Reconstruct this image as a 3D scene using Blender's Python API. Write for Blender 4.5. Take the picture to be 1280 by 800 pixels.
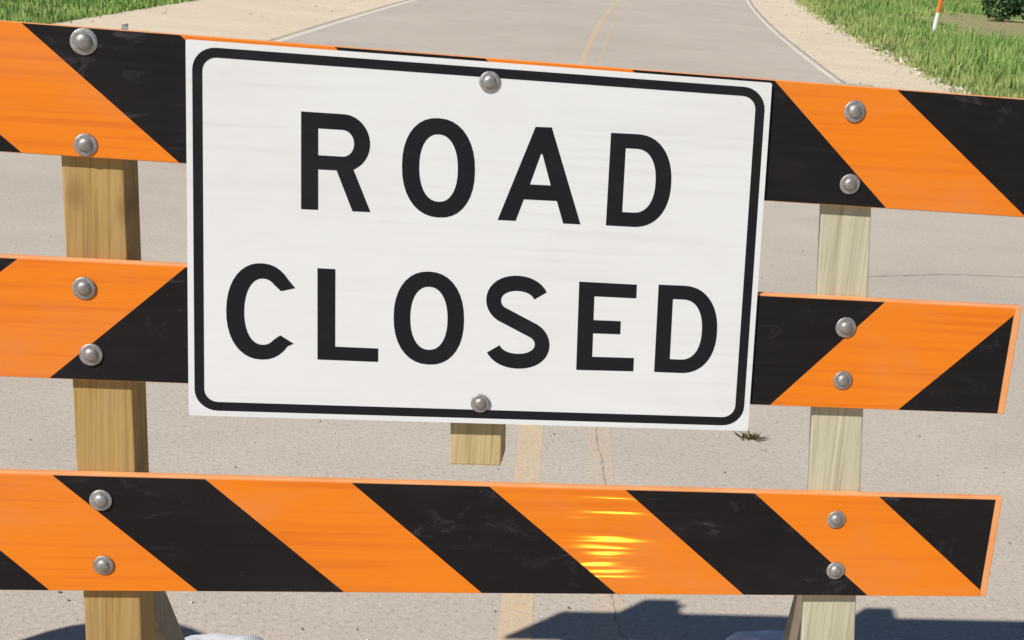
import bpy, bmesh, math, random
import numpy as np
from mathutils import Vector, Matrix
from mathutils.geometry import tessellate_polygon

random.seed(7)
rng = np.random.default_rng(7)
scene = bpy.context.scene
for o in list(bpy.data.objects):
    bpy.data.objects.remove(o)
C = scene.collection

# ------------------------------------------------------------------ camera
FPX = 1847.2                                   # focal length in pixels of the 1280 px wide photograph
CAM = Vector((0.3046, -2.3292, 1.7336))
YAW, PITCH, ROLL = math.radians(7.437), math.radians(15.163), math.radians(4.346)
fw = Vector((math.sin(YAW)*math.cos(PITCH), math.cos(YAW)*math.cos(PITCH), -math.sin(PITCH)))
rt0 = Vector((math.cos(YAW), -math.sin(YAW), 0))
up0 = rt0.cross(fw)
RT = math.cos(ROLL)*rt0 + math.sin(ROLL)*up0
UP = -math.sin(ROLL)*rt0 + math.cos(ROLL)*up0
cd = bpy.data.cameras.new('camera')
cd.sensor_fit = 'HORIZONTAL'
cd.sensor_width = 36.0
cd.lens = FPX/1280.0*36.0
cd.clip_start = 0.05
cd.clip_end = 12000
cam = bpy.data.objects.new('camera', cd)
C.objects.link(cam)
cam.matrix_world = Matrix(((RT.x, UP.x, -fw.x, CAM.x), (RT.y, UP.y, -fw.y, CAM.y), (RT.z, UP.z, -fw.z, CAM.z), (0, 0, 0, 1)))
scene.camera = cam
scene.render.resolution_x, scene.render.resolution_y = 1024, 640

# ------------------------------------------------------------------ sky, sun, exposure
SUNV = Vector((-1.30, -1.13, 1.52)).normalized()       # towards the sun: front left, about 41 degrees up
elev = math.asin(SUNV.z)
w = bpy.data.worlds.new('World')
scene.world = w
w.use_nodes = True
nt = w.node_tree
bg = nt.nodes['Background']
sky = nt.nodes.new('ShaderNodeTexSky')
sky.sky_type = 'NISHITA'
sky.sun_disc = False
sky.sun_elevation = elev
sky.sun_rotation = math.atan2(SUNV.x, SUNV.y)
sky.air_density = 1.0
sky.dust_density = 0.3
sky.ozone_density = 6.0
nt.links.new(sky.outputs[0], bg.inputs[0])
bg.inputs[1].default_value = 0.055
sd = bpy.data.lights.new('sun', 'SUN')
sd.energy = 5.0
sd.angle = math.radians(0.53)
sd.color = (1.0, 0.955, 0.89)
sun = bpy.data.objects.new('sun', sd)
C.objects.link(sun)
sun.location = (-4, -4, 6)
sun.rotation_euler = (-SUNV).to_track_quat('-Z', 'Y').to_euler()
scene.view_settings.view_transform = 'Standard'
scene.view_settings.look = 'None'
scene.view_settings.gamma = 1.0
scene.view_settings.exposure = 0.13
scene.view_settings.use_curve_mapping = False

# ------------------------------------------------------------------ pixel -> place helpers
def ray(u, v):
    return fw + RT*((u-640)/FPX) - UP*((v-400)/FPX)
def on_y(u, v, y=0.0):                      # on an upright plane (the barricade's)
    d = ray(u, v)
    return CAM + d*((y-CAM.y)/d.y)
def on_z(u, v, z=0.0):                      # on the ground
    d = ray(u, v)
    return CAM + d*((z-CAM.z)/d.z)

# ------------------------------------------------------------------ object helpers
def link(o, parent=None):
    C.objects.link(o)
    if parent:
        o.parent = parent
    return o
def root_loc(p):
    v = Vector((0, 0, 0))
    while p:
        v = v + p.location
        p = p.parent
    return v
def mesh(name, V, F, mat, parent=None, smooth=False, bevel=0.0):
    off = root_loc(parent)
    me = bpy.data.meshes.new(name)
    me.from_pydata([(v[0]-off.x, v[1]-off.y, v[2]-off.z) for v in V], [], F)
    if bevel:
        bm = bmesh.new(); bm.from_mesh(me)
        bmesh.ops.bevel(bm, geom=bm.edges[:], offset=bevel, segments=2, affect='EDGES', profile=0.6)
        bm.to_mesh(me); bm.free()
    bm = bmesh.new(); bm.from_mesh(me)
    bmesh.ops.recalc_face_normals(bm, faces=bm.faces[:]); bm.to_mesh(me); bm.free()
    me.materials.append(mat)
    if smooth:
        me.polygons.foreach_set('use_smooth', [True]*len(me.polygons))
    return link(bpy.data.objects.new(name, me), parent)
def hexa(bot, top):                          # 4 bottom + 4 top corners
    return list(bot)+list(top), [(3, 2, 1, 0), (4, 5, 6, 7), (0, 1, 5, 4), (1, 2, 6, 5), (2, 3, 7, 6), (3, 0, 4, 7)]
def prism(loops, y0, y1):                    # loops: outer (+holes) of (x, z); front y0, back y1
    pts = [p for l in loops for p in l]
    n = len(pts)
    tris = tessellate_polygon([[Vector((x, z, 0)) for x, z in l] for l in loops])
    V = [(x, y0, z) for x, z in pts]+[(x, y1, z) for x, z in pts]
    F = [tuple(t) for t in tris]+[tuple(i+n for i in reversed(t)) for t in tris]
    k = 0
    for l in loops:
        m = len(l)
        for i in range(m):
            a, b = k+i, k+(i+1) % m
            F.append((a, b, b+n, a+n))
        k += m
    return V, F
def lathe(profile, seg=24, axis='Z'):
    V, F = [], []
    for r, h in profile:
        for k in range(seg):
            a = 2*math.pi*k/seg
            if axis == 'Z':
                V.append((r*math.cos(a), r*math.sin(a), h))
            else:                             # axis towards -Y
                V.append((r*math.cos(a), -h, r*math.sin(a)))
    for i in range(len(profile)-1):
        for k in range(seg):
            k2 = (k+1) % seg
            F.append((i*seg+k, i*seg+k2, (i+1)*seg+k2, (i+1)*seg+k))
    F.append(tuple(range(seg-1, -1, -1)))
    F.append(tuple((len(profile)-1)*seg+k for k in range(seg)))
    return V, F
def tag(o, label=None, cat=None, group=None, kind=None):
    if label: o['label'] = label
    if cat: o['category'] = cat
    if group: o['group'] = group
    if kind: o['kind'] = kind
    return o
def empty(name, loc, label, cat, group=None):
    o = bpy.data.objects.new(name, None)
    o.empty_display_size = 0.1
    o.location = loc
    link(o)
    return tag(o, label, cat, group)

# ------------------------------------------------------------------ materials
class M:
    def __init__(s, name, rough=0.6, metallic=0.0, spec=0.5):
        s.m = bpy.data.materials.new(name); s.m.use_nodes = True
        s.t = s.m.node_tree; s.b = s.t.nodes['Principled BSDF']
        s.b.inputs['Roughness'].default_value = rough
        s.b.inputs['Metallic'].default_value = metallic
        s.b.inputs['Specular IOR Level'].default_value = spec
        s.co = None
    def n(s, typ, **kw):
        x = s.t.nodes.new(typ)
        for k, v in kw.items():
            setattr(x, k, v)
        return x
    def l(s, a, b):
        s.t.links.new(a, b)
    def coord(s, scale=(1, 1, 1), kind='Object', rot=(0, 0, 0)):
        if s.co is None:
            s.co = s.n('ShaderNodeTexCoord')
        mp = s.n('ShaderNodeMapping')
        mp.inputs['Scale'].default_value = scale
        mp.inputs['Rotation'].default_value = rot
        s.l(s.co.outputs[kind], mp.inputs[0])
        return mp.outputs[0]
    def noise(s, scale, detail=4, rough=0.55, vec=None, dist=0.0):
        x = s.n('ShaderNodeTexNoise')
        x.inputs['Scale'].default_value = scale
        x.inputs['Detail'].default_value = detail
        x.inputs['Roughness'].default_value = rough
        x.inputs['Distortion'].default_value = dist
        s.l(vec if vec is not None else s.coord(), x.inputs['Vector'])
        return x.outputs['Fac']
    def ramp(s, fac, stops):
        r = s.n('ShaderNodeValToRGB')
        e = r.color_ramp.elements
        while len(e) < len(stops):
            e.new(0.5)
        for i, (p, c) in enumerate(stops):
            e[i].position = p
            e[i].color = (c, c, c, 1) if not isinstance(c, tuple) else (*c, 1)
        s.l(fac, r.inputs[0])
        return r.outputs[0]
    def mix(s, fac, a, b, mode='MIX'):
        x = s.n('ShaderNodeMix', data_type='RGBA', blend_type=mode)
        for i, val in ((0, fac), (6, a), (7, b)):
            if isinstance(val, (int, float)):
                x.inputs[i].default_value = val
            elif isinstance(val, tuple):
                x.inputs[i].default_value = (*val, 1)
            else:
                s.l(val, x.inputs[i])
        return x.outputs[2]
    def math(s, op, a, b=None):
        x = s.n('ShaderNodeMath', operation=op)
        for i, val in ((0, a), (1, b)):
            if val is None: continue
            if isinstance(val, (int, float)): x.inputs[i].default_value = val
            else: s.l(val, x.inputs[i])
        return x.outputs[0]
    def base(s, c):
        if isinstance(c, tuple): s.b.inputs['Base Color'].default_value = (*c, 1)
        else: s.l(c, s.b.inputs['Base Color'])
        return s
    def rough(s, f):
        s.l(f, s.b.inputs['Roughness']); return s
    def bump(s, h, strength=0.3, dist=0.002):
        x = s.n('ShaderNodeBump')
        x.inputs['Strength'].default_value = strength
        x.inputs['Distance'].default_value = dist
        s.l(h, x.inputs['Height'])
        s.l(x.outputs[0], s.b.inputs['Normal'])
        return s

def road_colour(m):
    big = m.noise(0.35, 3)
    mid = m.noise(2.6, 5, 0.6)
    fine = m.noise(170, 3, 0.7)
    agg = m.noise(60, 3, 0.65)
    c = m.ramp(big, [(0.3, (0.48, 0.418, 0.345)), (0.7, (0.555, 0.492, 0.412))])
    c = m.mix(m.ramp(mid, [(0.35, 0.0), (0.75, 0.35)]), c, (0.415, 0.365, 0.31))
    c = m.mix(m.ramp(fine, [(0.30, 0.55), (0.45, 0.0)]), c, (0.24, 0.205, 0.175))
    c = m.mix(m.ramp(agg, [(0.55, 0.0), (0.68, 0.6)]), c, (0.63, 0.57, 0.485))
    spk = m.noise(62, 3, 0.7)
    c = m.mix(m.ramp(spk, [(0.32, 0.7), (0.46, 0.0)]), c, (0.27, 0.235, 0.20))
    st = m.noise(0.9, 6, 0.65, None, 0.5)
    c = m.mix(m.ramp(st, [(0.50, 0.0), (0.72, 0.28)]), c, (0.33, 0.29, 0.25))
    return c, fine, agg

mr = M('worn_pavement', 0.9, spec=0.25)
c, fine, agg = road_colour(mr)
mr.base(c).bump(mr.math('ADD', fine, agg), 0.5, 0.003)
ROAD = mr.m

def paint(name, col, lo, hi, soft):
    m = M(name, 0.8, spec=0.3)
    c, fine, agg = road_colour(m)
    wear = m.noise(22, 5, 0.75)
    big = m.noise(0.8, 3, 0.5)
    f = m.math('ADD', m.math('MULTIPLY', wear, 0.7), m.math('MULTIPLY', big, 0.3))
    f = m.ramp(f, [(lo, 0.0), (hi, soft)])
    m.base(m.mix(f, c, col)).bump(m.math('ADD', fine, agg), 0.4, 0.003)
    return m.m
YELLOW = paint('worn_yellow_paint', (0.74, 0.50, 0.22), 0.26, 0.60, 0.52)
ORANGELINE = paint('faded_orange_paint', (0.70, 0.46, 0.28), 0.36, 0.66, 0.45)
EDGEWHITE = paint('worn_white_paint', (0.74, 0.68, 0.58), 0.30, 0.50, 0.85)

ms = M('limestone_gravel', 0.95, spec=0.2)
g1, g2, g3 = ms.noise(0.7, 4), ms.noise(9, 5, 0.7), ms.noise(70, 3, 0.8)
c = ms.ramp(g1, [(0.3, (0.68, 0.565, 0.405)), (0.7, (0.76, 0.645, 0.48))])
c = ms.mix(ms.ramp(g2, [(0.36, 0.55), (0.52, 0.0)]), c, (0.56, 0.46, 0.33))
c = ms.mix(ms.ramp(g3, [(0.34, 0.35), (0.5, 0.0)]), c, (0.50, 0.42, 0.31))
ms.base(c).bump(ms.math('ADD', g2, g3), 0.7, 0.01)
GRAVEL = ms.m

md = M('verge_soil', 0.95, spec=0.2)
d1, d2 = md.noise(0.28, 4, 0.6), md.noise(7, 5, 0.7)
c = md.ramp(d1, [(0.35, (0.16, 0.20, 0.065)), (0.62, (0.22, 0.22, 0.085)), (0.8, (0.26, 0.21, 0.11))])
c = md.mix(md.ramp(d2, [(0.4, 0.6), (0.6, 0.0)]), c, (0.11, 0.14, 0.045))
md.base(c).bump(d2, 0.8, 0.04)
SOIL = md.m

mdd = M('bare_dirt', 0.95, spec=0.2)
d1, d2 = mdd.noise(1.2, 4, 0.6), mdd.noise(14, 5, 0.7)
c = mdd.ramp(d1, [(0.35, (0.36, 0.30, 0.16)), (0.7, (0.30, 0.30, 0.13))])
c = mdd.mix(mdd.ramp(d2, [(0.4, 0.5), (0.55, 0.0)]), c, (0.17, 0.15, 0.075))
mdd.base(c).bump(d2, 0.8, 0.03)
DIRT = mdd.m

mk = M('tar_crack', 0.95, spec=0.2)
k = mk.noise(40, 4, 0.7)
mk.base(mk.ramp(k, [(0.35, (0.27, 0.23, 0.19)), (0.65, (0.46, 0.40, 0.33))]))
CRACK = mk.m

def foliage(name, a, b, dark, trans=0.35):
    m = M(name, 0.55, spec=0.35)
    at = m.n('ShaderNodeAttribute', attribute_name='tone')
    n1 = m.noise(0.5, 3, 0.6)
    c = m.mix(at.outputs['Fac'], a, b)
    c = m.mix(m.ramp(n1, [(0.35, 0.55), (0.6, 0.0)]), c, dark)
    m.base(c)
    tr = m.n('ShaderNodeBsdfTranslucent'); m.l(c, tr.inputs[0])
    mx = m.n('ShaderNodeMixShader'); mx.inputs[0].default_value = trans
    out = m.t.nodes['Material Output']
    m.l(m.b.outputs[0], mx.inputs[1]); m.l(tr.outputs[0], mx.inputs[2]); m.l(mx.outputs[0], out.inputs[0])
    return m.m
GRASS = foliage('verge_grass', (0.215, 0.40, 0.085), (0.50, 0.50, 0.20), (0.16, 0.32, 0.075))
LEAF = foliage('shrub_leaf', (0.022, 0.060, 0.024), (0.05, 0.105, 0.035), (0.022, 0.055, 0.022), 0.2)

def wood(name, a, b, dark, grey):
    m = M(name, 0.75, spec=0.3)
    v = m.coord((38, 38, 1.3))
    g = m.noise(1.0, 6, 0.65, v, 0.6)
    v2 = m.coord((110, 110, 3.0))
    g2 = m.noise(1.0, 3, 0.6, v2)
    st = m.noise(5, 4, 0.6)
    c = m.ramp(g, [(0.32, a), (0.68, b)])
    c = m.mix(m.ramp(g2, [(0.32, 0.75), (0.50, 0.0)]), c, dark)
    wx = m.noise(1.0, 5, 0.7, m.coord((16, 16, 5)), 0.8)
    c = m.mix(m.ramp(wx, [(0.48, 0.0), (0.70, 0.45)]), c, grey)
    c = m.mix(m.ramp(st, [(0.55, 0.0), (0.75, 0.35)]), c, dark)
    kn = m.n('ShaderNodeTexVoronoi'); kn.inputs['Scale'].default_value = 1.0
    m.l(m.coord((11, 0.01, 6.5)), kn.inputs['Vector'])
    c = m.mix(m.ramp(kn.outputs['Distance'], [(0.10, 0.85), (0.24, 0.0)]), c, dark)
    m.base(c).bump(m.math('ADD', g, g2), 0.6, 0.002)
    return m.m
WOOD_GOLD = wood('golden_lumber', (0.36, 0.225, 0.068), (0.45, 0.30, 0.115), (0.25, 0.14, 0.045), (0.34, 0.24, 0.12))
WOOD_PALE = wood('pale_treated_lumber', (0.43, 0.39, 0.265), (0.55, 0.515, 0.38), (0.30, 0.26, 0.16), (0.42, 0.40, 0.32))
WOOD_TAN = wood('tan_lumber', (0.44, 0.34, 0.16), (0.54, 0.44, 0.23), (0.28, 0.20, 0.09), (0.40, 0.33, 0.20))

WOOD_SHADED = wood('shade_toned_lumber', (0.26, 0.205, 0.14), (0.34, 0.275, 0.20), (0.17, 0.13, 0.09), (0.25, 0.22, 0.18))  # brace lumber, the shade behind the posts put into its darker colour
def sheeting(name, a, b, scuff, scuffcol, rough=0.35, ribs=0.25, coat=0.0, spec=0.5, aimed_glint=False):
    m = M(name, rough, spec=spec)
    blot = m.noise(6, 3, 0.5)
    c = m.mix(blot, a, b)
    v = m.coord((1.6, 1, 85))                       # horizontal ribs of the reflective film
    rib = m.noise(1.0, 2, 0.5, v)
    c = m.mix(m.math('MULTIPLY', m.ramp(rib, [(0.36, ribs*0.8), (0.52, 0.0)]), m.ramp(m.noise(2.6, 2, 0.5), [(0.40, 0.1), (0.60, 1.0)])), c, scuffcol)
    sc = m.noise(1.0, 5, 0.75, m.coord((9, 1, 22), rot=(0, 0.5, 0)), 1.2)
    pt = m.noise(3.3, 3, 0.6)
    f = m.math('MULTIPLY', m.ramp(sc, [(0.56, 0.0), (0.72, scuff)]), m.ramp(pt, [(0.45, 0.0), (0.65, 1.0)]))
    c = m.mix(f, c, scuffcol)
    sp = m.noise(120, 2, 0.5)
    c = m.mix(m.ramp(sp, [(0.72, 0.0), (0.80, scuff*0.4)]), c, scuffcol)
    gr = m.noise(1.9, 5, 0.7, m.coord((1, 1, 2.2)), 0.4)
    c = m.mix(m.ramp(gr, [(0.50, 0.0), (0.80, 0.16)]), c, (0.40, 0.34, 0.28) if a[0] > 0.3 else (0.06, 0.052, 0.05))
    m.base(c)
    m.rough(m.ramp(sc, [(0.3, rough-0.08), (0.7, rough+0.2)]))
    m.b.inputs['Coat Weight'].default_value = coat
    m.b.inputs['Coat Roughness'].default_value = 0.12
    m.bump(m.math('ADD', rib, m.math('MULTIPLY', blot, 0.6)), min(ribs, 0.2), 0.0012)
    if aimed_glint:                                     # built-in glint: yellow gloss, normals turned to send the sun to the camera
        stn = m.noise(1.0, 1, 0.4, m.coord((6, 1, 150)))
        wob = m.noise(1.0, 1, 0.4, m.coord((2.5, 1, 45)))
        cx3 = m.n('ShaderNodeCombineXYZ')
        cx3.inputs[0].default_value = GLINT_NORMAL.x; cx3.inputs[1].default_value = GLINT_NORMAL.y
        m.l(m.math('ADD', m.math('MULTIPLY', wob, 0.22), GLINT_NORMAL.z-0.11), cx3.inputs[2])
        nz = m.n('ShaderNodeVectorMath', operation='NORMALIZE'); m.l(cx3.outputs[0], nz.inputs[0])
        gl = m.n('ShaderNodeBsdfGlossy'); gl.inputs['Color'].default_value = (1.0, 0.72, 0.06, 1)
        gl.inputs['Roughness'].default_value = 0.085; gl.distribution = 'BECKMANN'
        m.l(nz.outputs[0], gl.inputs['Normal'])
        mx = m.n('ShaderNodeMixShader'); m.l(m.ramp(stn, [(0.44, 0.0), (0.72, 0.0005)]), mx.inputs[0])
        m.l(m.b.outputs[0], mx.inputs[1]); m.l(gl.outputs[0], mx.inputs[2])
        m.l(mx.outputs[0], m.t.nodes['Material Output'].inputs[0])
    return m.m
# glint normal, aimed so the sun reflects off the lower rail into the camera
_q = on_y(760, 680)
GLINT_NORMAL = (SUNV + (CAM-_q).normalized()).normalized()
ORANGE = sheeting('orange_reflective_film', (0.755, 0.188, 0.0055), (0.78, 0.212, 0.009), 0.25, (0.62, 0.13, 0.008), 0.45, 0.7, 0.0, 0.3, True)
BLACK = sheeting('black_film', (0.009, 0.0073, 0.008), (0.012, 0.0098, 0.0105), 0.6, (0.10, 0.09, 0.105), 0.55, 0.04, 0.0, 0.14)
WHITE = sheeting('white_reflective_film', (0.688, 0.69, 0.697), (0.715, 0.718, 0.725), 0.12, (0.60, 0.597, 0.595), 0.4, 0.5, 0.0, 0.3)
PRINT = sheeting('black_sign_print', (0.0105, 0.009, 0.011), (0.013, 0.0115, 0.014), 0.2, (0.07, 0.065, 0.07), 0.55, 0.03, 0.0, 0.14)
mb = M('orange_plastic', 0.5, spec=0.4)
n1 = mb.noise(12, 4, 0.6)
mb.base(mb.ramp(n1, [(0.3, (0.74, 0.28, 0.09)), (0.7, (0.80, 0.36, 0.15))])).bump(n1, 0.1, 0.001)
BOARD = mb.m
mz = M('galvanised_steel', 0.35, 0.65)
n1 = mz.noise(140, 3, 0.7)
oi = mz.n('ShaderNodeObjectInfo')
bc = mz.ramp(n1, [(0.3, (0.27, 0.26, 0.26)), (0.7, (0.50, 0.49, 0.48))])
bc = mz.mix(mz.math('MULTIPLY', oi.outputs['Random'], 0.55), bc, (0.26, 0.235, 0.215))
bc = mz.mix(mz.ramp(mz.noise(55, 4, 0.7), [(0.52, 0.0), (0.66, 0.5)]), bc, (0.22, 0.15, 0.10))
mz.base(bc).bump(n1, 0.25, 0.0006)
mz.rough(mz.ramp(n1, [(0.3, 0.36), (0.7, 0.6)]))
STEEL = mz.m
ma = M('raw_aluminium', 0.4, 0.9); ma.base((0.7, 0.7, 0.7)); ALU = ma.m
mbag = M('white_woven_bag', 0.8, spec=0.3)
v = mbag.coord((1, 1, 1))
wv = mbag.n('ShaderNodeTexWave'); wv.inputs['Scale'].default_value = 90; mbag.l(v, wv.inputs[0])
n1 = mbag.noise(18, 4, 0.6)
mbag.base(mbag.ramp(n1, [(0.3, (0.60, 0.60, 0.63)), (0.65, (0.78, 0.78, 0.80))])).bump(mbag.math('ADD', wv.outputs['Fac'], n1), 0.35, 0.003)
BAG = mbag.m
mu = M('black_rubber', 0.8, spec=0.3); mu.base((0.02, 0.02, 0.02)); RUBBER = mu.m
mst = M('pebble_stone', 0.9, spec=0.2)
at = mst.n('ShaderNodeAttribute', attribute_name='tone')
mst.base(mst.mix(at.outputs['Fac'], (0.17, 0.15, 0.13), (0.60, 0.54, 0.45))); STONE = mst.m
mt = M('white_marker_plastic', 0.45); mt.base((0.80, 0.80, 0.78)); MARKWHITE = mt.m
mt = M('orange_marker_plastic', 0.45); mt.base((0.82, 0.17, 0.02)); MARKORANGE = mt.m
mt = M('shrub_bark', 0.9); n1 = mt.noise(30); mt.base(mt.ramp(n1, [(0.3, (0.06, 0.045, 0.03)), (0.7, (0.13, 0.10, 0.07))])); BARK = mt.m

# ------------------------------------------------------------------ setting: ground, road, shoulders, lines
def xc(y):                                   # left yellow line, gently bending right
    if y <= 60: return 0.66 + 0.145*y + 0.00128*y*y
    return xc(60) + (0.145+0.00256*60)*(y-60)
def strip(name, off0, off1, y0, y1, z, mat, step=1.0, jit=(0, 0), wav=0.0, kind='structure'):
    n = max(2, int((y1-y0)/step))
    V, F = [], []
    r = random.Random(len(name)*31+int(abs(off0)*100))
    for i in range(n+1):
        y = y0+(y1-y0)*i/n
        a = off0+r.uniform(-1, 1)*jit[0]; b = off1+r.uniform(-1, 1)*jit[1]
        V += [(xc(y)+a, y, z), (xc(y)+b, y, z)]
    for i in range(n):
        F.append((2*i, 2*i+1, 2*i+3, 2*i+2))
    o = mesh(name, V, F, mat)
    if kind: o['kind'] = kind
    return o
S = 4000.0
# ground sheet, slightly uneven beyond the verge
gx = sorted(set([-S, -800, -200, -80, -40]+[i*2.0 for i in range(-12, 26)]+[70, 120, 300, 900, S]))
gy = sorted(set([-S, -800, -200, -60]+[i*2.0 for i in range(-10, 46)]+[110, 150, 250, 500, 1200, S]))
def gz(x, y):
    o = x-xc(max(-12, min(y, 120)))
    z = -0.035
    if o > 5.2: z += 0.10*math.sin(min((o-5.2)/4.0, 1.0)*math.pi/2)*(0.6+0.4*math.sin(0.7*x+0.4*y))
    if o < -7.3: z += 0.06*min((-7.3-o)/3.0, 1.0)
    return z
V = [(x, y, gz(x, y)) for y in gy for x in gx]
nx = len(gx)
F = [(j*nx+i, j*nx+i+1, (j+1)*nx+i+1, (j+1)*nx+i) for j in range(len(gy)-1) for i in range(nx-1)]
ground = mesh('ground', V, F, SOIL, smooth=True); ground['kind'] = 'structure'
strip('gravel_shoulder', 3.30, 5.02, -12, 140, -0.006, GRAVEL, 0.22, (0, 0.10))
strip('gravel_shoulder', -7.0, -3.90, -12, 140, -0.006, GRAVEL, 0.22, (0.08, 0))
strip('road', -4.07, 3.47, -12, 140, 0.0, ROAD, 1.0)
strip('yellow_road_line', -0.043, 0.043, -12, 140, 0.0005, YELLOW, 1.0)
strip('yellow_road_line', 0.205, 0.285, -12, 140, 0.0005, ORANGELINE, 1.0)
strip('white_edge_line', 3.345, 3.415, -12, 140, 0.0005, EDGEWHITE, 1.0)
strip('white_edge_line', -4.0, -3.91, -12, 140, 0.0005, EDGEWHITE, 1.0)
strip('pavement_seam', 3.45, 3.49, -12, 140, 0.0012, CRACK, 0.3, (0.012, 0.012))
strip('pavement_seam', -4.09, -4.06, -12, 140, 0.0012, CRACK, 0.3, (0.008, 0.008))

def crack(name, pts, wid, z=0.0022, seed=1, sub=14, amp=0.02):
    r = random.Random(seed)
    P = []
    for (x0, y0), (x1, y1) in zip(pts[:-1], pts[1:]):
        for k in range(sub):
            t = k/sub
            P.append((x0+(x1-x0)*t, y0+(y1-y0)*t))
    P.append(pts[-1])
    V, F = [], []
    for i, (x, y) in enumerate(P):
        a, b = P[max(0, i-1)], P[min(len(P)-1, i+1)]
        d = Vector((b[0]-a[0], b[1]-a[1])).normalized()
        j = r.uniform(-amp, amp); wd = wid*r.uniform(0.25, 1.0)
        px, py = x-d.y*j, y+d.x*j
        V += [(px-d.y*wd/2, py+d.x*wd/2, z), (px+d.y*wd/2, py-d.x*wd/2, z)]
        if i: F.append((2*i-2, 2*i-1, 2*i+1, 2*i))
    o = mesh(name, V, F, CRACK); o['kind'] = 'structure'
    return o
g = lambda u, v: tuple(on_z(u, v)[:2])
crack('pavement_crack', [g(775, 795), g(765, 745), g(757, 600), g(745, 545), g(742, 480)], 0.007, seed=3, amp=0.006)
crack('pavement_crack', [g(1085, 346), g(1180, 343), g(1290, 347), g(1400, 349)], 0.012, seed=4, amp=0.004)

# bare dirt patch in the verge
p0 = on_z(1250, 34)
pts = []
for k in range(28):
    a = 2*math.pi*k/28
    rr = 1+0.22*math.sin(3*a+1)+random.uniform(-0.08, 0.08)
    pts.append((p0.x+0.6+3.3*rr*math.cos(a)+1.9*math.sin(a), p0.y-1.2+6.4*rr*math.sin(a)))
V = [(x, y, gz(x, y)+0.05) for x, y in pts]+[(p0.x+0.6, p0.y-1.2, gz(p0.x, p0.y)+0.12)]
F = [(i, (i+1) % 28, 28) for i in range(28)]
mesh('dirt_patch', V, F, DIRT)['kind'] = 'structure'

# ------------------------------------------------------------------ vegetation (stuff)
def blades(name, X, Y, Hh, Wd, tone, lean=0.35):
    n = len(X)
    z = np.array([gz(x, y) for x, y in zip(X, Y)])
    a = rng.uniform(0, 2*np.pi, n); la = rng.uniform(0, 2*np.pi, n); lm = rng.uniform(0, lean, n)*Hh
    dx, dy = np.cos(a)*Wd/2, np.sin(a)*Wd/2
    lx, ly = np.cos(la)*lm, np.sin(la)*lm
    P = np.empty((n, 5, 3))
    P[:, 0] = np.stack([X-dx, Y-dy, z-0.02], 1); P[:, 1] = np.stack([X+dx, Y+dy, z-0.02], 1)
    P[:, 2] = np.stack([X+dx*0.8+lx*0.35, Y+dy*0.8+ly*0.35, z+Hh*0.55], 1)
    P[:, 3] = np.stack([X-dx*0.8+lx*0.35, Y-dy*0.8+ly*0.35, z+Hh*0.55], 1)
    P[:, 4] = np.stack([X+lx, Y+ly, z+Hh*(1-0.3*lm/Hh)], 1)
    b = (np.arange(n)*5)[:, None]
    loops = np.concatenate([b+np.array([0, 1, 2, 3]), b+np.array([3, 2, 4])], 1).ravel()
    starts = (np.arange(n)[:, None]*7+np.array([0, 4])).ravel()
    me = bpy.data.meshes.new(name)
    me.vertices.add(n*5); me.vertices.foreach_set('co', P.ravel())
    me.loops.add(n*7); me.loops.foreach_set('vertex_index', loops.astype(np.int32))
    me.polygons.add(n*2); me.polygons.foreach_set('loop_start', starts.astype(np.int32))
    me.update(calc_edges=True); me.validate()
    at = me.attributes.new('tone', 'FLOAT', 'POINT')
    at.data.foreach_set('value', np.repeat(np.clip(tone, 0, 1), 5).astype(np.float32))
    me.materials.append(GRASS)
    o = link(bpy.data.objects.new(name, me))
    return o
XC = np.vectorize(xc)
def patchy(x, y):
    return 0.5+0.25*np.sin(1.3*x+0.7*y)+0.25*np.sin(0.55*x-1.1*y+2.0*np.sin(0.6*x))
# right verge
n = 105000
Y = 9+53*rng.random(n)**1.25
O = 4.72+16.2*rng.random(n)**1.55
X = XC(Y)+O
dd = np.sqrt(((X-p0.x-0.3-0.3*(Y-p0.y))/3.4)**2+((Y-p0.y+1.5)/7.0)**2)
dirt = dd < 0.85+0.2*np.sin(2.1*X+1.7*Y)
keep = (~dirt) | (rng.random(n) < 0.22)
edge = np.clip((O-4.9)/1.3, 0, 1)
keep &= rng.random(n) < np.clip((O-4.70)/0.45, 0.04, 1)*(0.4+0.6*edge)
X, Y, O, edge, dd = X[keep], Y[keep], O[keep], edge[keep], dd[keep]
pt = patchy(X, Y)
Hh = (0.07+0.20*edge*(0.4+0.9*pt))*rng.uniform(0.6, 1.5, len(X))*np.clip(dd*0.75, 0.3, 1.0)
Wd = rng.uniform(0.016, 0.04, len(X))*(0.7+Y/45)
tone = 0.85-0.62*edge*(0.35+0.65*pt)+rng.normal(0, 0.2, len(X))+0.25*np.clip(1.1-dd, 0, 1)
tag(blades('grass', X, Y, Hh, Wd, tone), 'rough green verge grass beside the narrow gravel shoulder', 'grass', kind='stuff')
# left verge (short)
n = 42000
Y = 9+40*rng.random(n)**1.15
O = -6.95-9*rng.random(n)**1.5
X = XC(Y)+O
Hh = rng.uniform(0.06, 0.17, n); Wd = rng.uniform(0.016, 0.04, n)*(0.7+Y/45)
tone = 0.28+rng.normal(0, 0.15, n)+0.2*(patchy(X, Y)-0.5)
tag(blades('grass', X, Y, Hh, Wd, tone, 0.5), 'short bright green grass beside the wide gravel shoulder', 'grass', kind='stuff')

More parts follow.
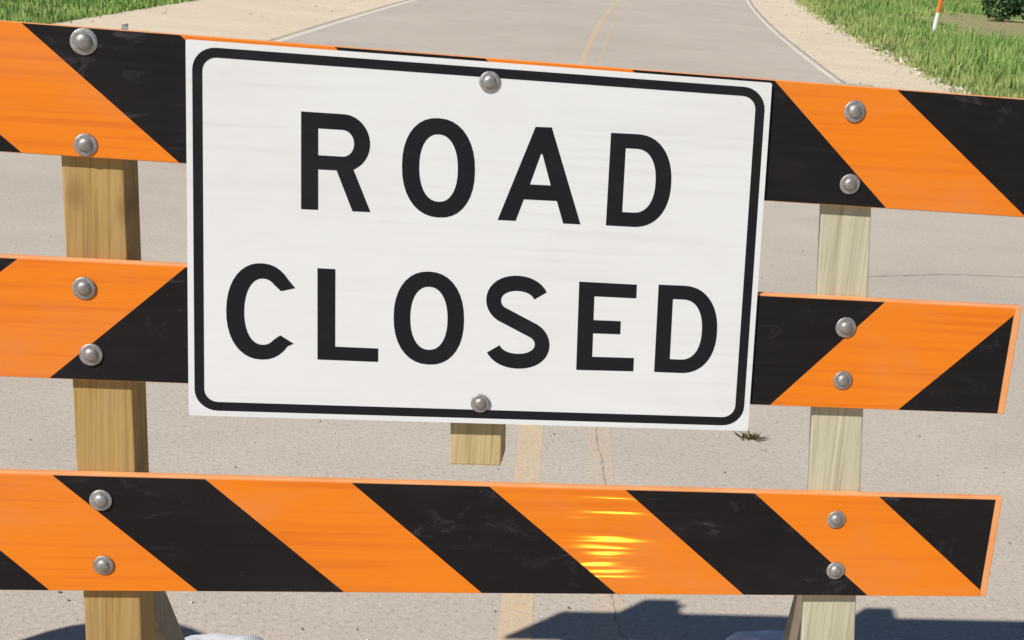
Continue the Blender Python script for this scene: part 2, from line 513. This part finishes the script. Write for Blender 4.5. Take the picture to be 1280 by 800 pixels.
# loose stones
def stones(name, P, label):
    V, F, T = [], [], []
    base = [(1, 0, 0), (-1, 0, 0), (0, 1, 0), (0, -1, 0), (0, 0, 0.8), (0, 0, -0.3)]
    fc = [(0, 2, 4), (2, 1, 4), (1, 3, 4), (3, 0, 4), (2, 0, 5), (1, 2, 5), (3, 1, 5), (0, 3, 5)]
    for x, y, z, s in P:
        k = len(V); a = random.uniform(0, 6.28); t = random.random()
        for bx, by, bz in base:
            q = s*random.uniform(0.7, 1.2)
            V.append((x+q*(bx*math.cos(a)-by*math.sin(a)), y+q*(bx*math.sin(a)+by*math.cos(a)), z+q*bz)); T.append(t)
        F += [tuple(k+i for i in f) for f in fc]
    o = mesh(name, V, F, STONE)
    at = o.data.attributes.new('tone', 'FLOAT', 'POINT'); at.data.foreach_set('value', T)
    return tag(o, label, 'gravel', kind='stuff')
P = []
for k in range(480):
    y = 8+34*random.random()**1.3; o_ = random.choice([random.uniform(3.55, 5.1), random.gauss(4.95, 0.18), random.uniform(-7.1, -4.15), random.gauss(-6.95, 0.15)])
    P.append((xc(y)+o_, y, 0.0, random.uniform(0.008, 0.026)))
for k in range(420):
    y = 0.9+7*random.random()**1.5; P.append((random.uniform(-1.6, 3.6), y, 0.003, random.uniform(0.0022, 0.0065)))
stones('loose_stones', P, 'scattered loose stones on the road and along its gravel edges')

# clods of dark soil along the right shoulder's edge
P = []
for k in range(60):
    y = random.choice([random.uniform(14.5, 16.5), random.uniform(20.5, 22.5), random.uniform(17, 30)])
    P.append((xc(y)+random.gauss(5.0, 0.09), y, -0.005, random.uniform(0.03, 0.08)))
o = stones('soil_clods', P, 'dark clods of soil between gravel shoulder and rough verge grass'); o['category'] = 'soil'

# small dry weed tuft in a pavement crack behind the sign's lower corner
pw = on_z(938, 548)
root = empty('weed_tuft', (pw.x, pw.y, 0), 'small dry brown weed growing from the pavement behind the white sign', 'weed')
V, F = [], []
for k in range(46):
    a = random.uniform(0, 6.28); ln = random.uniform(0.02, 0.075); el = random.uniform(0.1, 0.8); wd = random.uniform(0.003, 0.006)
    bx, by = pw.x+random.gauss(0, 0.016), pw.y+random.gauss(0, 0.012)
    tx, ty, tz = bx+math.cos(a)*ln*math.cos(el), by+math.sin(a)*ln*math.cos(el), ln*math.sin(el)
    i = len(V)
    V += [(bx-math.sin(a)*wd, by+math.cos(a)*wd, 0.001), (bx+math.sin(a)*wd, by-math.cos(a)*wd, 0.001), (tx, ty, tz)]
    F.append((i, i+1, i+2))
mwe = M('dry_weed', 0.9); mwe.base((0.15, 0.12, 0.055))
mesh('leaves', V, F, mwe.m, root)

# shrub at the far verge
pb = on_z(1270, 36)
def shrub(x, y, rx, hz, label, n=4200):
    root = empty('shrub', (x, y, gz(x, y)), label, 'shrub')
    V, F = [], []
    for k in range(9):
        a = k*0.7; tx, ty = x+rx*0.55*math.cos(a), y+rx*0.55*math.sin(a); z0 = gz(x, y)
        i = len(V)
        for (qx, qy, qz, r) in ((x+0.1*math.cos(a), y+0.1*math.sin(a), z0-0.1, 0.04), ((x+tx)/2, (y+ty)/2, z0+hz*0.4, 0.028), (tx, ty, z0+hz*0.8, 0.01)):
            for s in range(5):
                b = s*1.2566; V.append((qx+r*math.cos(b), qy+r*math.sin(b), qz))
        for l in range(2):
            for s in range(5):
                F.append((i+l*5+s, i+l*5+(s+1) % 5, i+l*5+5+(s+1) % 5, i+l*5+5+s))
    mesh('stem', V, F, BARK, root)
    lobes = [(rng.normal(0, 0.42)*rx, rng.normal(0, 0.42)*rx, hz*rng.uniform(0.10, 0.75), rx*rng.uniform(0.28, 0.5)) for _ in range(13)]
    V, F, T = [], [], []
    for k in range(n):
        lx, ly, lz, lr = lobes[k % len(lobes)]
        d = Vector(rng.normal(0, 1, 3)).normalized()*lr*rng.uniform(0.55, 1.08)
        c0 = Vector((x+lx+d.x, y+ly+d.y, max(gz(x, y)+0.05, gz(x, y)+lz*0.85+d.z*0.9)))
        u = Vector(rng.normal(0, 1, 3)).normalized(); vv = u.cross(Vector(rng.normal(0, 1, 3))).normalized()
        s = rng.uniform(0.05, 0.11); t = float(np.clip(rng.normal(0.45, 0.25), 0, 1)); i = len(V)
        V += [tuple(c0-u*s), tuple(c0+vv*s*0.45), tuple(c0+u*s), tuple(c0-vv*s*0.45)]; T += [t]*4
        F.append((i, i+1, i+2, i+3))
    me = bpy.data.meshes.new('crown')
    off = root.location
    me.from_pydata([(a-off.x, b-off.y, c_-off.z) for a, b, c_ in V], [], F)
    at = me.attributes.new('tone', 'FLOAT', 'POINT'); at.data.foreach_set('value', T)
    me.materials.append(LEAF)
    link(bpy.data.objects.new('crown', me), root)
    return root
shrub(pb.x+0.55, pb.y+0.2, 1.05, 1.5, 'dense dark green shrub beyond the bare dirt patch in the verge')

# roadside delineators
def marker(px, py, h, wd, label, white_to, tilt, grp=None):
    p = on_z(px, py)
    root = empty('delineator_post', (p.x, p.y, gz(p.x, p.y)), label, 'marker post', grp)
    z0 = gz(p.x, p.y)
    def curved(za, zb, r, th):
        V, F = [], []
        for z in (za, zb):
            for s in range(7):                    # shallow curved blade
                a = math.radians(-60+20*s); V.append((p.x+tilt*z+r*math.sin(a), p.y+r*(0.6-math.cos(a)*0.6), z0+z))
            for s in range(6, -1, -1):
                a = math.radians(-60+20*s); V.append((p.x+tilt*z+(r-th)*math.sin(a), p.y+th+r*(0.6-math.cos(a)*0.6), z0+z))
        m = 14
        F = [tuple(range(m)), tuple(range(2*m-1, m-1, -1))]+[(i, (i+1) % m, m+(i+1) % m, m+i) for i in range(m)]
        return V, F
    mesh('lower_blade', *curved(-0.1, white_to, wd/1.7, 0.006), MARKWHITE, root)
    mesh('upper_blade', *curved(white_to+0.001, h, wd/1.7, 0.006), MARKORANGE, root)
    mesh('cap', *curved(h+0.001, h+0.03, wd/1.65, 0.007), MARKWHITE, root)
marker(1166, 46, 1.05, 0.085, 'white delineator post with orange top in the rough verge grass', 0.47, 0.10)
marker(1074, 9, 1.05, 0.07, 'slim white delineator post farther along the curve of the verge', 0.75, 0.03)

# ------------------------------------------------------------------ the barricade
bar = empty('barricade', (0.57, 0.07, 0.0), 'tall three-rail wooden barricade with orange and black diagonal stripes across the road', 'barricade')
XL, XR = -0.36, 1.492
RT_ = 0.013                                                 # board thickness
def line(p, q):
    a, b = on_y(*p), on_y(*q)
    s = (b.z-a.z)/(b.x-a.x)
    return lambda x: a.z+s*(x-a.x)
RAILS = {
 'top': (line((0, 26), (1280, 124)), line((0, 190), (1280, 272))),
 'mid': (line((0, 319), (1275, 383)), line((0, 471), (1257, 518))),
 'bot': (line((0, 589), (1252, 622)), line((0, 738), (1236, 746)))}
# stripe boundaries as (x at top edge, x at bottom edge) picked on the boards' front
def bx(top, bot): return (on_y(*top).x, on_y(*bot).x)
def interp(a, b, n): return [(a[0]+(b[0]-a[0])*k/n, a[1]+(b[1]-a[1])*k/n) for k in range(1, n)]
tB, tC, tD = bx((27, 29), (224, 203)), bx((968, 103), (1107, 261)), bx((1121, 114), (1281, 273))
tA = (tB[0]-0.242, bx((0, 0), (27, 191))[1])
mA, mB = bx((22, 320), (-165, 465)), bx((232, 331), (62, 473))
mC, mD = bx((1106, 376), (962, 509)), bx((1276, 388), (1122, 514))
b = [bx((66, 593), (247, 740)), bx((257, 600), (430, 742)), bx((440, 605), (602, 742)), bx((612, 609), (770, 744)),
     bx((782, 613), (929, 745)), bx((944, 616), (1084, 746)), bx((1099, 620), (1233, 746))]
bA = (b[0][0]-0.235, bx((0, 700), (62, 739))[1])
STR = {'top': ([tA, tB]+interp(tB, tC, 5)+[tC, tD], 'K'),
       'mid': ([mA, mB]+interp(mB, mC, 5)+[mC, mD], 'K'),
       'bot': ([bA]+b, 'K')}
def clip(poly, x, keep_less):
    out = []
    for i in range(len(poly)):
        a, c_ = poly[i], poly[(i+1) % len(poly)]
        ia = (a[0] <= x) if keep_less else (a[0] >= x)
        ic = (c_[0] <= x) if keep_less else (c_[0] >= x)
        if ia: out.append(a)
        if ia != ic:
            t = (x-a[0])/(c_[0]-a[0]); out.append((x, a[1]+(c_[1]-a[1])*t))
    return out
rail_obj = {}
for key in ('top', 'mid', 'bot'):
    zt, zb = RAILS[key]
    xr = {'top': XR, 'mid': on_y(1267, 450).x, 'bot': on_y(1244, 680).x}[key]
    V, F = hexa([(XL, 0, zb(XL)), (xr, 0, zb(xr)), (xr, RT_, zb(xr)), (XL, RT_, zb(XL))],
                [(XL, 0, zt(XL)), (xr, 0, zt(xr)), (xr, RT_, zt(xr)), (XL, RT_, zt(XL))])
    r = mesh('rail', V, F, BOARD, bar, bevel=0.0022)
    rail_obj[key] = r
    bounds, first = STR[key]
    bs = [(XL-1.5, XL-1.5)]+bounds+[(xr+1.5, xr+1.5)]
    # colour before the first boundary is black on all three boards
    xr_s = xr-0.014
    for i in range(len(bs)-1):
        a, c_ = bs[i], bs[i+1]
        vt = 0.996 if key == 'top' else 0.978
        poly = [(a[1], 0.008), (c_[1], 0.008), (c_[0], vt), (a[0], vt)]
        poly = clip(clip(poly, XL+0.004, False), xr_s, True)
        if len(poly) < 3: continue
        pz = [(x, zb(x)+(zt(x)-zb(x))*v) for x, v in poly]
        V, F = prism([pz], -0.0012 if i % 2 else -0.0010, 0.003)
        mesh('stripe', V, F, ORANGE if i % 2 else BLACK, r)

# posts: leaning slightly as in the photograph
def post(pts_l, pts_r, mat, z0, z1, depth, tw, yf=RT_+0.001, name='post', par=bar):
    def fit(pts):
        q = [on_y(u, v, yf) for u, v in pts]
        s = (q[-1].x-q[0].x)/(q[-1].z-q[0].z)
        return lambda z: q[0].x+s*(z-q[0].z)
    l, r = fit(pts_l), fit(pts_r)
    yb = yf+depth
    V, F = hexa([(l(z0), yf, z0), (r(z0), yf, z0), (r(z0)+tw, yb, z0), (l(z0)+tw, yb, z0)],
                [(l(z1), yf, z1), (r(z1), yf, z1), (r(z1)+tw, yb, z1), (l(z1)+tw, yb, z1)])
    return mesh(name, V, F, mat, par, bevel=0.003), l, r
FOOT_Z = 0.09
pL, lL, rL = post([(76.5, 205), (104, 745)], [(154, 205), (175, 745)], WOOD_GOLD, 0.002, RAILS['top'][0](-0.06)-0.012, 0.089, 0.011)
pR, lR, rR = post([(1026, 262), (1004, 748)], [(1089, 262), (1070, 748)], WOOD_PALE, 0.002, RAILS['top'][0](1.16)-0.005, 0.089, 0.027)
zc = on_y(594, 582, RT_).z
pC, lC, rC = post([(563, 530), (562, 582)], [(627, 530), (626, 582)], WOOD_TAN, zc, RAILS['top'][0](0.54)-0.022, 0.075, 0.016)

# skids and braces behind and in front
def beam(name, xa, xb, wd, pa, pb, hgt, mat):  # beam from pa to pb (y, z), its left side at xa .. xb, wd thick
    d = Vector((0, pb[0]-pa[0], pb[1]-pa[1])).normalized()
    nrm = Vector((0, -d.z, d.y))*hgt/2
    A, B = Vector((0, *pa)), Vector((0, *pb))
    q = [(A-nrm, xa), (B-nrm, xb), (B+nrm, xb), (A+nrm, xa)]
    V = [(x, p.y, p.z) for p, x in q]+[(x+wd, p.y, p.z) for p, x in q]
    F = [(0, 1, 2, 3), (7, 6, 5, 4), (0, 4, 5, 1), (1, 5, 6, 2), (2, 6, 7, 3), (3, 7, 4, 0)]
    return mesh(name, V, F, mat, bar, bevel=0.003)
for (l, r, mat, k, off) in ((lL, rL, WOOD_GOLD, 0.13, -0.004), (lR, rR, WOOD_PALE, 0.27, 0.024)):
    # timber skids on either side of the post, following the post's turn
    for xs in (l(0.05)-0.040, r(0.05)+0.002):
        beam('skid', xs-0.70*k, xs+0.62*k, 0.038, (-0.66, 0.047), (0.68, 0.047), 0.089, mat)
    xi = l(0.5)+off
    beam('brace', xi+0.02, xi+0.02+0.50*k, 0.038, (RT_+0.115, 0.66), (0.60, 0.125), 0.085, WOOD_SHADED)
# bolts with washers
dome = [(0.0122, 0.0), (0.0119, 0.0022), (0.0102, 0.0048), (0.0065, 0.0066), (0.002, 0.0074)]
wash = [(0.0195, 0.0), (0.0195, 0.0016), (0.0185, 0.0024), (0.0140, 0.0026)]
def shared(name, prof):
    V, F = lathe(prof, 22, 'Y')
    me = bpy.data.meshes.new(name); me.from_pydata(V, [], F)
    bm = bmesh.new(); bm.from_mesh(me); bmesh.ops.recalc_face_normals(bm, faces=bm.faces[:]); bm.to_mesh(me); bm.free()
    me.materials.append(STEEL)
    me.polygons.foreach_set('use_smooth', [True]*len(me.polygons))
    return me
DOME, WASH = shared('bolt', dome), shared('washer', wash)
def bolt(px, py, parent, y, s=1.0):
    p = on_y(px, py, y)-root_loc(parent)
    o = bpy.data.objects.new('bolt', DOME)
    o.location = (p.x, y-root_loc(parent).y-0.0022, p.z); o.scale = (s, s, s)
    o.rotation_euler = (random.uniform(-0.05, 0.05), random.uniform(0, 6), random.uniform(-0.05, 0.05))
    link(o, parent)
    w_ = bpy.data.objects.new('washer', WASH)
    w_.location = (0, 0.0018, 0)
    link(w_, o)
for px, py, s in ((105, 52, 1.06), (107, 181, .92), (105, 360, .95), (114, 443, .95), (126, 625, .95), (129, 706, .88),
                  (1068, 139, .92), (1062, 230, .88), (1057, 409, .92), (1053, 475, .85), (1045, 649, .85), (1044, 713, .85)):
    bolt(px, py, bar, -0.0012, s)
# small wood chip standing on the top rail
pn = on_y(155, 34, 0.06)
V, F = hexa([(pn.x-0.006, 0.055, pn.z-0.03), (pn.x+0.006, 0.055, pn.z-0.03), (pn.x+0.006, 0.065, pn.z-0.03), (pn.x-0.006, 0.065, pn.z-0.03)],
            [(pn.x-0.003, 0.057, pn.z+0.004), (pn.x+0.007, 0.057, pn.z+0.007), (pn.x+0.006, 0.063, pn.z+0.006), (pn.x-0.003, 0.063, pn.z+0.003)])
mesh('hook', V, F, STEEL, bar)

# ------------------------------------------------------------------ the ROAD CLOSED sign
SY = -0.0065                                                # front of the plate
QTL, QTR, QBR, QBL = [on_y(u, v, SY) for u, v in ((231.9, 49.0), (965.2, 103.8), (934.9, 538.8), (235.8, 519.0))]
sign = empty('road_sign', ((QBL.x+QBR.x)/2, SY, QBL.z), 'white rectangular road sign reading ROAD CLOSED bolted to the barricade', 'sign')
SW, SH = 0.914, 0.61
def sp(u, v):                                               # sign inches-like coordinates (m) -> plate plane
    a, c_ = u/SW, v/SH
    x = (QBL.x*(1-a)+QBR.x*a)*(1-c_)+(QTL.x*(1-a)+QTR.x*a)*c_
    z = (QBL.z*(1-a)+QBR.z*a)*(1-c_)+(QTL.z*(1-a)+QTR.z*a)*c_
    return (x, z)
def rrect(x0, z0, x1, z1, r, n=8):
    out = []
    for cx_, cz_, a0 in ((x1-r, z1-r, 0), (x0+r, z1-r, 90), (x0+r, z0+r, 180), (x1-r, z0+r, 270)):
        for k in range(n+1):
            a = math.radians(a0+90*k/n); out.append((cx_+r*math.cos(a), cz_+r*math.sin(a)))
    return out
V, F = prism([[sp(*p) for p in rrect(0, 0, SW, SH, 0.003, 3)]], SY, SY+0.0025)
plate = mesh('plate', V, F, WHITE, sign)
bo, bi, e = 0.0095, 0.0245, 0.0004
V, F = prism([[sp(*p) for p in rrect(bo, bo, SW-bo, SH-bo, 0.036)], [sp(*p) for p in rrect(bi, bi, SW-bi, SH-bi, 0.022)]], SY-e, SY+0.001)
mesh('border', V, F, PRINT, sign)

def arc(cx_, cy_, rx, ry, a0, a1, n=18, p=1.0):
    out = []
    for k in range(n+1):
        a = math.radians(a0+(a1-a0)*k/n); c_, s_ = math.cos(a), math.sin(a)
        out.append((cx_+rx*math.copysign(abs(c_)**p, c_), cy_+ry*math.copysign(abs(s_)**p, s_)))
    return out
def letter(ch):                                             # loops in a unit box
    if ch == 'O':
        return [arc(.5, .5, .5, .5, 0, 350, 35, .90), arc(.5, .5, .265, .34, 0, 350, 35, .90)]
    if ch == 'D':
        return [[(0, 0), (0, 1), (.42, 1)]+arc(.42, .5, .58, .5, 85, -85, 22, .90)+[(.42, 0)],
                [(.245, .155), (.245, .845), (.42, .845)]+arc(.42, .5, .33, .345, 82, -82, 20, .88)+[(.42, .155)]]
    if ch == 'R':
        return [[(0, 0), (0, 1), (.62, 1)]+arc(.62, .71, .375, .29, 85, -55, 14)+[(.755, .435), (1, 0), (.74, 0), (.51, .42), (.245, .42), (.245, 0)],
                [(.245, .565), (.245, .84), (.60, .84)]+arc(.60, .7025, .165, .1375, 80, -80, 10)+[(.60, .565)]]
    if ch == 'A':
        return [[(0, 0), (.433, 1), (.655, 1), (1, 0), (.79, 0), (.715, .235), (.305, .235), (.215, 0)],
                [(.375, .395), (.64, .395), (.53, .72), (.51, .72)]]
    if ch == 'L':
        return [[(0, 0), (0, 1), (.29, 1), (.29, .15), (1, .15), (1, 0)]]
    if ch == 'E':
        return [[(0, 0), (0, 1), (1, 1), (1, .845), (.27, .845), (.27, .575), (.745, .575), (.745, .425), (.27, .425), (.27, .155), (1, .155), (1, 0)]]
    if ch == 'C':
        return [[(1.0, .765)]+arc(.51, .5, .51, .5, 42, 318, 30, .92)+[(.985, .185), (.79, .265)]+arc(.53, .5, .27, .345, 306, 54, 26, .92)+[(.79, .725)]]
    if ch == 'S':
        path = arc(.50, .730, .375, .192, 20, 228, 22, .95)+arc(.50, .268, .39, .192, 48, -160, 22, .95)
        H, asp = [], 1.42
        n = len(path)
        L, R = [], []
        for i, (x, y) in enumerate(path):
            a, c_ = path[max(0, i-1)], path[min(n-1, i+1)]
            d = Vector((c_[0]-a[0], (c_[1]-a[1])*asp)).normalized()
            t = 0.115
            L.append((x-d.y*t, y+d.x*t/asp)); R.append((x+d.y*t, y-d.x*t/asp))
        return [L+R[::-1]]
LET = [('R', (376.3, 139.2), (463.0, 145.0), (463.0, 265.0), (376.3, 261.3)),
       ('O', (503.0, 144.3), (594.5, 151.0), (592.8, 275.0), (501.8, 268.5)),
       ('A', (630.0, 157.0), (721.0, 160.5), (725.5, 280.4), (622.0, 274.8)),
       ('D', (763.8, 166.0), (842.0, 170.0), (836.0, 286.0), (757.3, 281.6)),
       ('C', (283.5, 326.5), (369.5, 331.5), (368.0, 451.5), (282.0, 447.0)),
       ('L', (396.8, 335.2), (473.5, 339.5), (472.6, 452.3), (396.8, 449.2)),
       ('O', (492.5, 337.5), (580.5, 341.3), (579.5, 457.5), (491.5, 453.7)),
       ('S', (607.5, 343.0), (687.5, 347.0), (686.0, 462.0), (605.5, 458.0)),
       ('E', (724.0, 352.0), (796.0, 355.8), (791.6, 464.0), (720.2, 462.2)),
       ('D', (823.3, 355.8), (899.0, 359.0), (893.5, 468.0), (817.6, 464.7))]
for ch, tl, tr_, br, bl in LET:
    TL, TR, BR, BL = [on_y(u, v, SY) for u, v in (tl, tr_, br, bl)]
    loops = []
    for lp in letter(ch):
        q = []
        for u, v in lp:
            P = (BL*(1-u)+BR*u)*(1-v)+(TL*(1-u)+TR*u)*v
            q.append((P.x, P.z))
        loops.append(q)
    V, F = prism(loops, SY-e, SY+0.001)
    mesh('letter', V, F, PRINT, sign)
bolt(612, 102, sign, SY-e, .85)
bolt(600, 504, sign, SY-e, .82)

# ------------------------------------------------------------------ sandbags on the skids
def sandbag(cx_, cy_, base, lx, ly, hz, rot, label):
    root = empty('sandbag', (cx_, cy_, 0), label, 'sandbag', 'sandbags weighing down the barricade')
    nu, nv = 36, 18
    V, F = [], []
    rr = random.Random(int(abs(cx_)*1000))
    ph = [rr.uniform(0, 6.28) for _ in range(6)]
    for j in range(nv+1):
        t = -math.pi/2+math.pi*j/nv
        for i in range(nu):
            a = 2*math.pi*i/nu
            ct = math.copysign(abs(math.cos(t))**0.6, math.cos(t))
            ca = math.copysign(abs(math.cos(a))**0.6, math.cos(a)); sa = math.copysign(abs(math.sin(a))**0.6, math.sin(a))
            x, y = lx*ct*ca, ly*ct*sa
            z = hz*math.sin(t)
            wr = 1+0.05*math.sin(5*a+ph[0])*math.cos(2*t)+0.03*math.sin(9*a+3*t+ph[1])
            sag = 0.45*hz*(abs(x)/lx)**2                       # draped over the timber
            x, y = x*wr, y*wr
            zz = base+hz+z*wr-sag
            V.append((cx_+x*math.cos(rot)-y*math.sin(rot), cy_+x*math.sin(rot)+y*math.cos(rot), max(0.003, zz)))
    for j in range(nv):
        for i in range(nu):
            F.append((j*nu+i, j*nu+(i+1) % nu, (j+1)*nu+(i+1) % nu, (j+1)*nu+i))
    mesh('sack', V, F, BAG, root, smooth=True)
    # gathered neck
    V, F = lathe([(0.035, 0.0), (0.016, 0.03), (0.018, 0.045), (0.034, 0.09), (0.03, 0.095)], 12, 'Z')
    R_ = Matrix.Rotation(math.radians(80), 3, 'Y')
    ex = Vector((lx*0.97*math.cos(rot), lx*0.97*math.sin(rot), 0))
    q = [R_ @ Vector(v_) for v_ in V]
    q = [Vector((v_.x*math.cos(rot)-v_.y*math.sin(rot), v_.x*math.sin(rot)+v_.y*math.cos(rot), v_.z)) for v_ in q]
    mesh('neck', [(cx_+ex.x+v_.x, cy_+ex.y+v_.y, max(0.01, base+hz*0.45+v_.z)) for v_ in q], F, BAG, root, smooth=True)
pl = on_z(274, 800, 0.175)
sandbag(pl.x, pl.y-0.04, 0.075, 0.16, 0.12, 0.05, 0.15, 'sunlit white sandbag on the skid behind the golden post')
pr = on_z(968, 795, 0.185)
sandbag(pr.x, pr.y-0.04, 0.08, 0.14, 0.12, 0.0525, -0.1, 'shaded white sandbag on the skid behind the pale post')

# ------------------------------------------------------------------ traffic drum added out of view to cast the short shadow at lower left
dx_, dy_ = -0.98, 0.09
drum = empty('added_shadow_drum', (dx_, dy_, 0), 'orange traffic drum with white bands, added out of view to cast a shadow', 'drum')
def lz(prof, name, mat):
    V, F = lathe(prof, 28, 'Z')
    return mesh(name, [(dx_+a, dy_+b_, c_) for a, b_, c_ in V], F, mat, drum, smooth=False)
lz([(0.33, 0.003), (0.34, 0.02), (0.33, 0.05), (0.27, 0.07)], 'rubber_base', RUBBER)
lz([(0.262, 0.071), (0.258, 0.95), (0.235, 1.0), (0.10, 1.02)], 'body', MARKORANGE)
for z0, z1 in ((0.22, 0.36), (0.62, 0.76)):
    lz([(0.262, z0), (0.2655, z0+0.003), (0.2645, z1-0.003), (0.261, z1)], 'band', MARKWHITE)
V, F = hexa([(dx_-0.08, dy_-0.012, 1.021), (dx_+0.08, dy_-0.012, 1.021), (dx_+0.08, dy_+0.012, 1.021), (dx_-0.08, dy_+0.012, 1.021)],
            [(dx_-0.06, dy_-0.01, 1.06), (dx_+0.06, dy_-0.01, 1.06), (dx_+0.06, dy_+0.01, 1.06), (dx_-0.06, dy_+0.01, 1.06)])
mesh('handle', V, F, MARKORANGE, drum, bevel=0.004)
